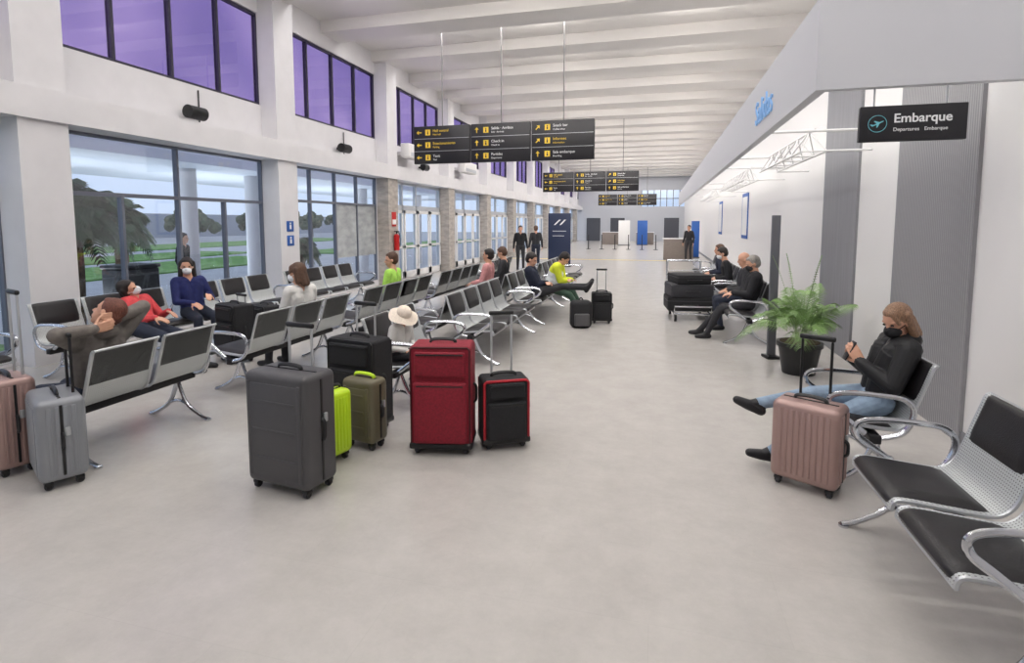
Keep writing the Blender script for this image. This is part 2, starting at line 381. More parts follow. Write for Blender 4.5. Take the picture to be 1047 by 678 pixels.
tube(b,[(PP[-1].x,-.268,PP[-1].z),(PP[-1].x,.268,PP[-1].z)],.011,6); tube(b,[(PP[0].x,-.268,PP[0].z),(PP[0].x,.268,PP[0].z)],.011,6)
ME_rim=mesh_of(b,M_edge,'seat_rim')
ME_pad1=mesh_of(cushion(PP[1:17],-.245,.245,.035),M_black,'seat_pad',50)
ME_pad2=mesh_of(cushion(PP[25:36],-.245,.245,.03),M_black,'back_pad',50)
b=N(); tube(b,[(-.05,0,.37),(-.2,0,.42),(-.255,0,.56),(-.2,0,.645),(-.05,0,.665),(.14,0,.665),(.235,0,.635),(.235,0,.57),(.15,0,.50),(.02,0,.40)],.016,8,5,rr=.02); ME_arm=mesh_of(b,M_chrome,'armrest')
b=N(); tube(b,[(.29,0,.012),(.2,0,.045),(.06,0,.14),(-.02,0,.3),(-.04,0,.37)],.02,8,5,rr=.016)
tube(b,[(-.37,0,.012),(-.27,0,.045),(-.13,0,.14),(-.06,0,.3),(-.05,0,.37)],.02,8,5,rr=.016); tube(b,[(.1,0,.115),(-.04,0,.165),(-.17,0,.115)],.014,8,4)
cyl(b,(.28,0,0),(.28,0,.014),.028); cyl(b,(-.36,0,0),(-.36,0,.014),.028); ME_leg=mesh_of(b,M_chrome,'leg')
ME_beam={}
def bench(x,y,n,face,label,arms=None,legs=None):
    rz=0 if face>0 else math.pi
    yo=y if face>0 else y+n*PI
    o=empty('bench',(x,yo,0),(0,0,rz),label=label,cat='bench',group='airport waiting benches')
    if n not in ME_beam:
        b=N(); bx(b,-.075,-.005,-.02,n*PI+.02,.335,.395,.008); ME_beam[n]=mesh_of(b,M_beam,'beam')
    ob('beam',ME_beam[n],M_beam,parent=o)
    for i in range(n):
        s=ob('seat',ME_seat,M_perf,parent=o,loc=(0,(i+.5)*PI,0))
        ob('seat_rim',ME_rim,M_edge,parent=s); ob('seat_pad',ME_pad1,M_black,parent=s); ob('back_pad',ME_pad2,M_black,parent=s)
    W=lambda i:(i if face>0 else n-i)*PI
    for i in (arms if arms is not None else [0,n]): ob('armrest',ME_arm,M_chrome,parent=o,loc=(0,W(i),0))
    for i in (legs if legs is not None else [.25,n-.25]): ob('leg',ME_leg,M_chrome,parent=o,loc=(0,W(i),0))
    return o
LB='chrome beam seating with black pads'
bench(1.39,2.32,2,-1,'empty '+LB+' near white wall',arms=[0,2],legs=[0,2])
bench(1.39,4.04,1,-1,'chrome seat carrying the woman on her phone',arms=[0,1],legs=[0,1])
bench(1.29,8.5,4,-1,LB+' with waiting passengers',arms=[0,4]); bench(1.29,11.4,4,-1,LB+' with waiting passengers')
bench(1.29,14.6,4,-1,LB)
LBs='beam seating showing perforated steel backs'
bench(-4.3,2.95,2,-1,LBs+' with a sleeping traveller',arms=[2],legs=[.05,1.75]); bench(-4.3,4.65,3,-1,LBs+' beside a white-topped woman'); bench(-4.3,6.8,4,-1,LBs)
bench(-4.3,9.6,4,-1,LBs); bench(-4.3,12.5,4,-1,LBs)
bench(-2.35,4.62,2,1,LB+' behind the red suitcase'); bench(-2.2,6.4,4,1,'empty '+LB+' in the hall'); bench(-2.2,9.3,4,1,LB+' with sleeping passengers')
bench(-3.0,6.6,4,-1,LBs+' back to back'); bench(-3.0,9.4,4,-1,LBs+' back to back'); bench(-3.0,12.3,4,-1,LBs); bench(-2.2,12.3,4,1,LB)
bench(-6.5,2.2,3,1,LB+' under the window'); bench(-6.5,4.5,3,1,LB+' under the window'); bench(-6.5,6.7,3,1,LB+' under the window'); bench(-6.5,8.9,4,1,LB+' under the window')
# ---------------------------------------------------------------- suitcases
b=N(); cyl(b,(-.012,0,.025),(.012,0,.025),.025,seg=16); ME_wh=mesh_of(b,M_rub,'wheel')
def suitcase(label,x,y,rz,w,d,h,style,m,trim=None,hh=0,hm=None,ribs=8,cat='suitcase',pr_=.008):
    trim=trim or M_plas
    o=empty('suitcase',(x,y,0),(0,0,math.radians(rz)),label=label,cat=cat)
    zb=.055; zc=(zb+h)/2; H=h-zb
    b=N(); box(b,(0,0,zc),(w,d,H),.045 if style!='soft' else .035,5)
    if style=='rib':
        for i in range(ribs):
            xx=(i+.5)/ribs*(w-.09)-(w-.09)/2
            for s in (-1,1): box(b,(xx,s*(d/2),zc),((w-.09)/ribs*.62,.012,H-.1),.005,2)
        nd=max(3,int(ribs*d/w))
        for i in range(nd):
            yy=(i+.5)/nd*(d-.09)-(d-.09)/2
            if abs(yy)<.02: continue
            for s in (-1,1): box(b,(s*w/2,yy,zc),(.012,(d-.09)/nd*.6,H-.1),.005,2)
    if style=='hard':
        for s in (-1,1):
            box(b,(0,s*d/2,zc),(w-.12,.014,H-.14),.006,2)
            for zz in (.25,.5,.75): box(b,(0,s*(d/2+.006),zb+H*zz),(w-.16,.01,.02),.004,2)
            for xx in (-.5,.5): box(b,(xx*(w-.1),s*(d/2),zc),(.03,.02,H-.12),.008,2)
    ob('shell',b,m,parent=o)
    b=N()
    if style=='soft':
        box(b,(0,-d/2-.012,zb+H*.36),(w-.07,.05,H*.6),.02,4); ob('lower_pocket',b,m,parent=o); b=N()
        box(b,(0,-d/2-.008,zb+H*.83),(w-.09,.04,H*.24),.016,4)
        ob('upper_pocket',b,m,parent=o); b=N()
        for s in (-1,1):
            P=[(s*(w/2-.012),-d/2+.004,zb+.03),(s*(w/2-.012),-d/2+.004,h-.03)]; tube(b,P,pr_,6)
            tube(b,[(s*(w/2-.012),d/2-.004,zb+.03),(s*(w/2-.012),d/2-.004,h-.03)],pr_,6)
        tube(b,[(-w/2+.012,-d/2+.004,h-.03),(-w/2+.03,-d/2+.004,h-.012),(w/2-.03,-d/2+.004,h-.012),(w/2-.012,-d/2+.004,h-.03)],pr_,6)
        ob('piping',b,trim,parent=o)
        for zz in (zb+H*.36+H*.3-.03,zb+H*.83+H*.12-.02):
            b=N(); box(b,(0,-d/2-.033,zz),(w-.12,.01,.01)); ob('pocket_zip',b,M_plas,parent=o)
        b=N(); box(b,(0,0,zb+.02),(w+.01,d+.02,.05),.015,3)
        ob('base_guard',b,M_plas,parent=o)
    else:
        bx(b,-w/2-.004,w/2+.004,-.008,.008,zb+.04,h-.04); bx(b,-w/2+.04,w/2-.04,-.008,.008,h-.004,h+.004); bx(b,-w/2+.04,w/2-.04,-.008,.008,zb-.003,zb+.01)
        ob('zip',b,M_plas,parent=o)
        b=N(); box(b,(w/2+.004,.03,zb+H*.6),(.02,.03,.06),.006,2); ob('lock',b,M_edge,parent=o)
    b=N(); tube(b,[(-.1,0,h-.004),(-.085,0,h+.022),(0,0,h+.03),(.085,0,h+.022),(.1,0,h-.004)],.009,8,4,rr=.014); ob('carry_handle',b,M_plas if style=='soft' else trim,parent=o)
    b=N(); tube(b,[(w/2-.004,0,zb+H*.4),(w/2+.02,0,zb+H*.43),(w/2+.024,0,zb+H*.5),(w/2+.02,0,zb+H*.57),(w/2-.004,0,zb+H*.6)],.008,8,4,rr=.012); ob('side_handle',b,M_plas,parent=o)
    if hh:
        hw=min(.1,w*.22); b=N(); yy=d/2-.045
        tube(b,[(-hw,yy,h-.02),(-hw,yy,h+hh-.03),(-hw,yy,h+hh),(hw,yy,h+hh),(hw,yy,h+hh-.03),(hw,yy,h-.02)],.0095,8)
        t=ob('telescopic_handle',b,hm or M_edge,parent=o)
        b=N(); box(b,(0,yy,h+hh),(hw*2+.04,.03,.035),.012,3); ob('grip',b,M_plas,parent=t)
    for sx in (-1,1):
        for sy in (-1,1):
            b=N(); box(b,(0,0,.045),(.05,.05,.025),.008,2); box(b,(-.018,0,.03),(.006,.03,.03),0); box(b,(.018,0,.03),(.006,.03,.03),0)
            k=ob('caster',b,M_plas,parent=o,loc=(sx*(w/2-.05),sy*(d/2-.05),0)); ob('wheel',ME_wh,M_rub,parent=k)
    return o
M_s_gray=mat('charcoal polycarbonate',c(76,75,77),.5,bump=.2,bscale=200)
M_s_lime=mat('lime polycarbonate',c(190,225,40),.4)
M_s_olive=mat('taupe polycarbonate',c(98,92,72),.45)
M_s_red=mat('crimson woven nylon',c(132,16,38),.7,noise=.2,scale=60,bump=.3,bscale=200)
M_s_blk=mat('black woven nylon',c(30,30,33),.8,noise=.2,scale=60,bump=.3,bscale=200)
M_s_rose=mat('rose gold polycarbonate',c(166,138,132),.35,.3)
M_s_silver=mat('silver grey polycarbonate',c(140,143,148),.4,.2)
M_redtrim=mat('red trim',c(175,25,40),.5)
suitcase('large charcoal hard-shell suitcase with raised handle',-2.38,3.12,-8,.53,.3,.82,'hard',M_s_gray,M_plas,.28,M_edge)
suitcase('small lime green hard-shell suitcase',-2.35,3.53,75,.28,.19,.55,'rib',M_s_lime,M_plas,0,ribs=6)
suitcase('taupe cabin suitcase with lime top handle',-2.25,3.86,-12,.32,.2,.57,'hard',M_s_olive,M_s_lime,0)
suitcase('tall black fabric suitcase with raised handle',-2.50,4.22,-10,.5,.27,.81,'soft',M_s_blk,M_plas,.28)
suitcase('large crimson fabric suitcase',-1.62,3.98,12,.48,.3,.86,'soft',M_s_red,mat('dark red piping',c(70,8,18),.6))
suitcase('black cabin bag with red trim and tall handle',-1.18,4.18,28,.38,.25,.57,'soft',M_s_blk,M_redtrim,.5,pr_=.011)
suitcase('silver grey ribbed suitcase',-4.06,2.80,-28,.47,.27,.62,'rib',M_s_silver,M_plas,.4,M_beam,ribs=7)
suitcase('rose gold ribbed suitcase beside the silver one',-4.56,2.82,-18,.4,.25,.7,'rib',M_s_rose,M_plas,.6,M_edge,ribs=9)
suitcase('rose gold ribbed cabin suitcase in front of seated woman',1.03,4.02,-30,.42,.26,.6,'rib',M_s_rose,M_plas,.42,M_plas,ribs=9)
suitcase('tall black suitcase next to the window benches',-5.3,5.9,-20,.45,.28,.76,'soft',M_s_blk,M_plas,.1)
suitcase('black suitcase among the window benches',-5.5,6.7,-20,.42,.26,.62,'soft',M_s_blk,M_plas,0)
suitcase('dark suitcase used as a footrest',-.95,9.9,10,.36,.25,.56,'soft',M_s_blk,M_plas,.4)
suitcase('dark cabin suitcase by the benches',-3.7,13.0,10,.4,.26,.6,'soft',M_s_blk,M_plas,.3)
o=empty('backpack',(-1.25,9.35,0),(0,0,.3),label='dark grey backpack standing on the floor',cat='backpack')
b=N(); box(b,(0,0,.24),(.38,.24,.48),.09,5); ob('pack_body',b,M_s_blk,parent=o)
b=N(); box(b,(0,-.13,.15),(.26,.07,.22),.03,4); ob('front_pocket',b,M_s_gray,parent=o)
for s in (-1,1):
    b=N(); tube(b,[(s*.08,.11,.4),(s*.1,.19,.3),(s*.1,.16,.1),(s*.1,.11,.04)],.015,6,4); ob('shoulder_strap',b,M_plas,parent=o)
b=N(); tube(b,[(-.04,0,.47),(0,0,.52),(.04,0,.47)],.01,6,4); ob('top_loop',b,M_plas,parent=o)
o=empty('luggage_cart',(.58,10.9,0),(0,0,.1),label='chrome luggage trolley loaded with dark bags',cat='luggage cart')
b=N()
for s in (-.32,.32): tube(b,[(s,-.62,.16),(s,.35,.18),(s,.5,.3),(s,.58,1.05)],.02,8,4)
tube(b,[(-.32,.58,1.05),(.32,.58,1.05)],.024,8); tube(b,[(-.32,-.62,.16),(.32,-.62,.16)],.022,8); tube(b,[(-.32,-.62,.16),(-.32,-.68,.3),(.32,-.68,.3),(.32,-.62,.16)],.014,8)
for q in (-.35,-.15,.05,.25): tube(b,[(-.3,q,.17),(.3,q,.17)],.01,6)
for z in (.45,.65,.85): tube(b,[(-.32,.53,z),(.32,.53,z)],.01,6)
ob('cart_frame',b,M_chrome,parent=o)
for (px,py) in ((-.28,-.48),(.28,-.48),(-.28,.3),(.28,.3)):
    b=N(); cyl(b,(px-.02,py,.07),(px+.02,py,.07),.07,seg=16); ob('wheel',b,M_plas,parent=o)
M_bag2=mat('dark grey case nylon',c(52,52,57),.6,noise=.15,scale=60,bump=.3,bscale=200)
for (i,(z,w,h,mm)) in enumerate(((.185,.82,.25,M_s_blk),(.437,.76,.24,M_bag2),(.679,.62,.17,M_s_blk))):
    q=empty('stacked_suitcase',(.58,10.82,z),(0,0,.1+.08*i),label='dark boxy suitcase lying on the trolley',cat='suitcase',group='suitcases on the trolley')
    b=N(); box(b,(0,-.03,h/2),(w,.68,h),.025,4); ob('shell',b,mm,parent=q)
    b=N(); tube(b,[(-.12,-.368,h*.45),(-.1,-.4,h*.45),(.1,-.4,h*.45),(.12,-.368,h*.45)],.011,6,4); ob('carry_handle',b,M_plas,parent=q)
    b=N(); bx(b,-w/2-.004,w/2+.004,-.374,.314,h*.7,h*.7+.012); ob('zip',b,M_rub,parent=q,smooth=False)
# ---------------------------------------------------------------- signs
def arrow(bm,x,z,s,a):
    R=Matrix.Rotation(a,4,'Y')
    def T(px,pz): return V((x,0,z))+R@V((px*s,0,pz*s))
    vs=[bm.verts.new(T(*p)) for p in ((-.1,-.5),(.1,-.5),(.1,.1),(.4,.1),(0,.55),(-.4,.1),(-.1,.1))]
    bm.faces.new(vs)
def board(x0,w,y,z0,h,rows,label):
    o=empty('hanging_sign',(x0,y,z0),label=label,cat='sign',group='hanging direction signs')
    b=N(); bx(b,0,w-.03,-.05,.05,0,h,.01); ob('panel',b,M_sign,parent=o)
    b=N(); cyl(b,(w*.5,0,h),(w*.5,0,ZC-z0),.015,seg=8); ob('hanging_rod',b,M_rod,parent=o)
    n=len(rows); rh=h/n
    for i in range(1,n):
        b=N(); bx(b,.02,w-.05,-.056,-.05,rh*i-.005,rh*i+.005); ob('divider',b,M_edge,parent=o,smooth=False)
    for i,(col,t1,t2,side) in enumerate(rows):
        z=h-rh*(i+.5); mt=M_ytxt if col=='y' else M_wtxt
        text(t1,rh*.29,(w*.34,-.052,z+rh*.02),Euler((math.pi/2,0,0)),mt,o,off=0); text(t2,rh*.19,(w*.34,-.052,z-rh*.24),Euler((math.pi/2,0,0)),mt,o,off=0)
        yb=N(); bx(yb,w*.21,w*.21+rh*.42,-.06,-.05,z-rh*.22,z+rh*.22); ob('pictogram_tile',yb,M_ytxt,parent=o,smooth=False)
        b=N(); arrow(b,w*.1,z,rh*.42,side); ob('arrow',b,M_ytxt,parent=o,loc=(0,-.058,0),smooth=False)
        b=N(); sx=w*.21+rh*.21; cyl(b,(sx,-.062,z+rh*.11),(sx,-.06,z+rh*.11),rh*.05); bx(b,sx-rh*.05,sx+rh*.05,-.063,-.06,z-rh*.16,z+rh*.04); ob('pictogram',b,M_sign,parent=o,smooth=False)
A=math.radians
R1=[('y','Hall central','Main hall',A(-90)),('y','Estacionamiento','Parking',A(-90)),('w','Taxis','Taxi',A(-90))]
R2=[('w','Salida · Arribos','Exit · Arrivals',0),('w','Check in','Check in',0),('w','Partidas','Departures',0)]
R3=[('w','Snack bar','Coffee shop',A(45)),('y','Informes','Information',A(45)),('w','Sala embarque','Boarding',0)]
SL='black hanging direction sign with yellow pictograms'
for (yy,xa,wd) in ((12.9,-5.95,1.51),(26,-5.35,1.5),(47,-4.9,1.6)):
    for i,R in enumerate((R1,R2,R3)): board(xa+wd*i,wd,yy,3.27,.92,R,SL)
o=empty('boarding_sign',(1.39,4.55,2.38),label='black sign reading Embarque hanging from the fascia',cat='sign')
b=N(); bx(b,0,.66,-.025,.025,0,.25,.006); ob('panel',b,M_sign,parent=o)
for xx in (.1,.55):
    b=N(); cyl(b,(xx,.03,.24),(xx,.03,.4),.006); ob('hanger',b,M_edge,parent=o)
text('Embarque',.088,(.21,-.026,.13),Euler((math.pi/2,0,0)),M_wtxt,o,ext=.002,off=.014)
text('Departures   Embarque',.035,(.21,-.026,.07),Euler((math.pi/2,0,0)),M_wtxt,o,ext=.001,off=0)
b=N(); P=[V((.11+.058*math.cos(t*math.pi/16),-.028,.125+.058*math.sin(t*math.pi/16))) for t in range(33)]; tube(b,P,.002,6)
ob('emblem_ring',b,M_teal,parent=o)
b=N()
pl=[(-.5,-.04),(-.62,.2),(-.5,.2),(-.34,.06),(-.05,.06),(-.2,.34),(-.08,.34),(.22,.06),(.48,.05),(.6,0),(.48,-.05),(.16,-.06),(-.12,-.3),(-.24,-.3),(-.1,-.06)]
ca,sa=math.cos(.45),math.sin(.45)
b.faces.new([b.verts.new((.11+.075*(x*ca-z*sa),-.029,.125+.075*(x*sa+z*ca))) for x,z in pl])
ob('plane_emblem',b,M_teal,parent=o,smooth=False)
def totem(x,y,w,h,m,label,logo=False,lines=0,rz=0,name='banner_stand',base=.15):
    o=empty(name,(x,y,0),(0,0,rz),label=label,cat='banner')
    b=N(); bx(b,-w/2,w/2,-.02,.02,.04,h,.008); ob('panel',b,m,parent=o)
    b=N(); bx(b,-w/2-.03,w/2+.03,-base,base,0,.04,.01); ob('base',b,M_beam,parent=o)
    if logo:
        for (x0,x1) in ((-.24,-.1),(.0,.12)):
            b=N(); b.faces.new([b.verts.new(p) for p in ((x0,-.024,h*.78),(x0+.07,-.024,h*.78),(x1+.17,-.024,h*.88),(x1+.08,-.024,h*.88))]); ob('slanted_logo',b,M_wtxt,parent=o,smooth=False)
    for i in range(lines):
        b=N(); bx(b,-w*.3,w*.3*(1-.3*(i%2)),-.026,-.02,h*(.66-.09*i),h*(.66-.09*i)+.02); ob('printed_line',b,M_wtxt,parent=o,smooth=False)
totem(-3.95,22.6,.95,2.2,M_navy,'navy blue standing banner with small white logo',True,2)
totem(1.5,7.85,.11,1.9,mat('slate panel',c(96,97,103),.4),'thin slate display stand beside the plant',False,0,A(15),base=.1)
totem(-1.2,46,.8,2,M_blue,'blue standing banner by the counters'); totem(-2.6,45,.9,2,M_wmetal,'white standing banner by the counters'); totem(1.9,30,.4,1.9,M_blue,'blue banner near the counters')
for (y,l) in ((16.6,'blue framed poster on the partition wall'),(23,'blue framed poster further along the partition')):
    o=empty('wall_poster',(XR-.002,y,1.35),label=l,cat='poster')
    b=N(); bx(b,-.02,0,0,1.1,0,1.3); ob('poster_frame',b,M_blue,parent=o,smooth=False); b=N(); bx(b,-.025,-.02,.1,1.0,.1,1.2); ob('poster_sheet',b,M_wmetal,parent=o,smooth=False)
Mc=mat('counter laminate',c(128,118,112),.5,noise=.1,scale=8,stretch=(1,1,5))
for (x,y) in ((1.0,28.2),(-1.0,47),(-3.8,47)):
    o=empty('service_counter',(x,y,0),label='service counter with grey front and white top',cat='counter')
    b=N(); bx(b,-.7,.7,-.3,.3,0,1.0,.01); ob('counter_body',b,Mc,parent=o)
    b=N(); bx(b,-.75,.75,-.35,.35,1.0,1.05,.01); ob('counter_top',b,M_white,parent=o)
for i in range(6):
    o=empty('queue_post',(-4.6+i*.9,38,0),label='slim queue barrier post with round base',cat='queue post',group='queue posts')
    b=N(); cyl(b,(0,0,0),(0,0,.03),.16,.15); cyl(b,(0,0,.03),(0,0,.95),.03); sph(b,(0,0,.97),.04); ob('post',b,M_plas,parent=o)
for y in (7.8,12.4,17.3):
    o=empty('wall_speaker',(XL+.02,y,3.66),label='black cylindrical loudspeaker on the white wall',cat='loudspeaker',group='wall loudspeakers')
    b=N(); cyl(b,(.2,-.17,0),(.2,.17,0),.11,seg=24); ob('speaker_body',b,M_plas,parent=o)
    b=N(); bx(b,-.02,.1,-.03,.03,-.03,.03); ob('bracket',b,M_beam,parent=o)
    b=N(); tube(b,[(0,.28,-.15),(0,.28,.45)],.012,6); ob('cable',b,M_beam,parent=o)
for y in (15.9,20.8):
    o=empty('air_conditioner',(XL+.36,y,3.75),label='white wall air conditioner above the ledge',cat='air conditioner',group='air conditioners')
    b=N(); bx(b,0,.3,-.7,.7,0,.42,.03); ob('case',b,M_wmetal,parent=o)
    b=N(); bx(b,.3,.306,-.6,.6,.05,.16); ob('vent',b,M_alu,parent=o,smooth=False)
    b=N(); bx(b,-.36,0,-.5,.5,.1,.2); ob('bracket',b,M_wmetal,parent=o,smooth=False)
for z in (1.62,1.32):
    o=empty('restroom_sign',(XL+.36,9.98,z),label='small blue pictogram sign on a white pillar',cat='sign',group='blue pictogram signs')
    b=N(); bx(b,0,.012,-.11,.11,0,.22,.004); ob('plate',b,M_blue,parent=o)
    b=N(); cyl(b,(.012,0,.17),(.016,0,.17),.022); bx(b,.012,.016,-.027,.027,.05,.14); ob('pictogram',b,M_wtxt,parent=o,smooth=False)
o=empty('fire_extinguisher',(XL+.44,14.7,1.0),label='red fire extinguisher mounted on stone pillar',cat='fire extinguisher')
b=N(); cyl(b,(0,0,0),(0,0,.42),.08,seg=20); sph(b,(0,0,.42),(.08,.08,.06)); ob('cylinder_body',b,M_red,parent=o)
b=N(); cyl(b,(0,0,.46),(0,0,.54),.02); tube(b,[(0,0,.52),(.08,0,.5),(.11,0,.3),(.1,0,.1)],.012,6,4); bx(b,-.08,.08,-.015,.015,.54,.565); ob('nozzle',b,M_plas,parent=o)
o=empty('extinguisher_sign',(XL+.36,14.7,1.7),label='red and white extinguisher placard on pillar',cat='sign')
b=N(); bx(b,0,.01,-.13,.13,0,.42); ob('plate',b,M_red,parent=o,smooth=False)
b=N(); bx(b,.01,.014,-.11,.11,.06,.2); ob('stripe',b,M_wtxt,parent=o,smooth=False)
# plant
o=empty('potted_plant',(1.68,7.15,0),label='thin-leaved green palm plant in a dark pot',cat='potted plant')
b=N(); cyl(b,(0,0,0),(0,0,.36),.18,.24,28); cyl(b,(0,0,.33),(0,0,.38),.255,.255,28); ob('pot',b,M_plas,parent=o)
b=N(); cyl(b,(0,0,.37),(0,0,.385),.22,.22,20); ob('soil',b,M_trunk,parent=o)
M_pl=mat('glossy leaf',c(116,148,84),.4,noise=.35,scale=5)
b=N()
for i in range(26): frond(b,(random.uniform(-.05,.05),random.uniform(-.05,.05),.38),i*2.4,random.uniform(.85,1.2),random.uniform(.75,1.4),random.uniform(.3,.75),.19,8,lb=.006,dens=4)
for az in (3.3,5.0,1.9): frond(b,(0,0,.38),az,random.uniform(1.5,1.75),1.3,.3,.03,8,lb=.004,dens=4)
for v in b.verts:
    if v.co.x>.66: v.co.x=.66
ob('foliage',b,M_pl,parent=o,smooth=False)
# ---------------------------------------------------------------- people
def ik(a,t,l1,l2,pole):
    a=V(a);t=V(t);d=t-a;L=min(d.length,l1+l2-.004);n=d.normalized();x=(l1*l1-l2*l2+L*L)/(2*L);h=math.sqrt(max(l1*l1-x*x,0))
    p=V(pole);p=(p-n*p.dot(n)).normalized();return a+n*x+p*h,a+n*L
def remesh(bm,vox,it=3):
    me=bpy.data.meshes.new('tmp'); bm.to_mesh(me); bm.free(); o=bpy.data.objects.new('tmp',me); S.collection.objects.link(o)
    r=o.modifiers.new('r','REMESH'); r.mode='VOXEL'; r.voxel_size=vox; r.use_smooth_shade=True
    s=o.modifiers.new('s','SMOOTH'); s.factor=.5; s.iterations=it
    dg=bpy.context.evaluated_depsgraph_get(); dg.update(); out=bpy.data.meshes.new_from_object(o.evaluated_get(dg))
    bpy.data.objects.remove(o); bpy.data.meshes.remove(me)
    out.polygons.foreach_set('use_smooth',[True]*len(out.polygons)); out.materials.clear(); return out
def build(prims,vox,mats,tags,it=3):
    bm=N()
    for p in prims:
        if p[0]=='c':
            _,a,ra,e,rb,tg=p
            sph(bm,a,ra,2); sph(bm,e,rb,2)
            if (V(e)-V(a)).length>1e-4: cyl(bm,a,e,ra,rb,16)
        else:
            _,ce,R,rad,tg=p; sph(bm,ce,rad,3,R)
    me=remesh(bm,vox,it)
    n=len(me.polygons); ce=np.empty(n*3); me.polygons.foreach_get('center',ce); ce=ce.reshape(-1,3)
    best=np.full(n,1e9); idx=np.zeros(n,dtype=np.int32)
    for p in prims:
        if p[0]=='c':
            _,a,ra,e,rb,tg=p; a=np.array(a);e=np.array(e);d=e-a;L=max(d@d,1e-9);t=np.clip((ce-a)@d/L,0,1)
            D=np.linalg.norm(ce-a-t[:,None]*d,axis=1)-(ra+(rb-ra)*t)
        else:
            _,q,R,rad,tg=p; Rm=np.array(R); D=(np.linalg.norm(((ce-np.array(q))@Rm)/np.array(rad),axis=1)-1)*min(rad)
        m=D<best; best[m]=D[m]; idx[m]=tags.index(tg)
    for m in mats: me.materials.append(m)
    me.polygons.foreach_set('material_index',idx); me.update(); return me
def hand(pr,w,d,n,side,curl,s=1.0):
    w=V(w);d=V(d).normalized();n=V(n);n=(n-d*n.dot(d)).normalized();t=d.cross(n)*side
    for k in range(4):
        o=(1.5-k)*.0215*s; K=w+d*.088*s+t*o
        pr.append(('c',w+t*o*.7+d*.012,.0135*s,K,.0115*s,'skin'))
        q=K; 
        for j,(l,cc) in enumerate(zip((.042,.026,.021),(.45,1.0,1.4))):
            a=curl*cc; dd=d*math.cos(a)+n*math.sin(a); e=q+dd*l*s*(.92,1.06,1,.8)[k]
            pr.append(('c',q,(.0098-.001*j)*s,e,(.009-.001*j)*s,'skin')); q=e
    q=w+d*.022*s+t*.026*s
    for j,(l,cc) in enumerate(zip((.042,.034,.026),(.2,.5,.8))):
        dd=(d*.65+t*(.75-.35*j)+n*(.25+curl*.5*cc)).normalized(); e=q+dd*l*s; pr.append(('c',q,(.0125-.0015*j)*s,e,(.011-.0015*j)*s,'skin')); q=e
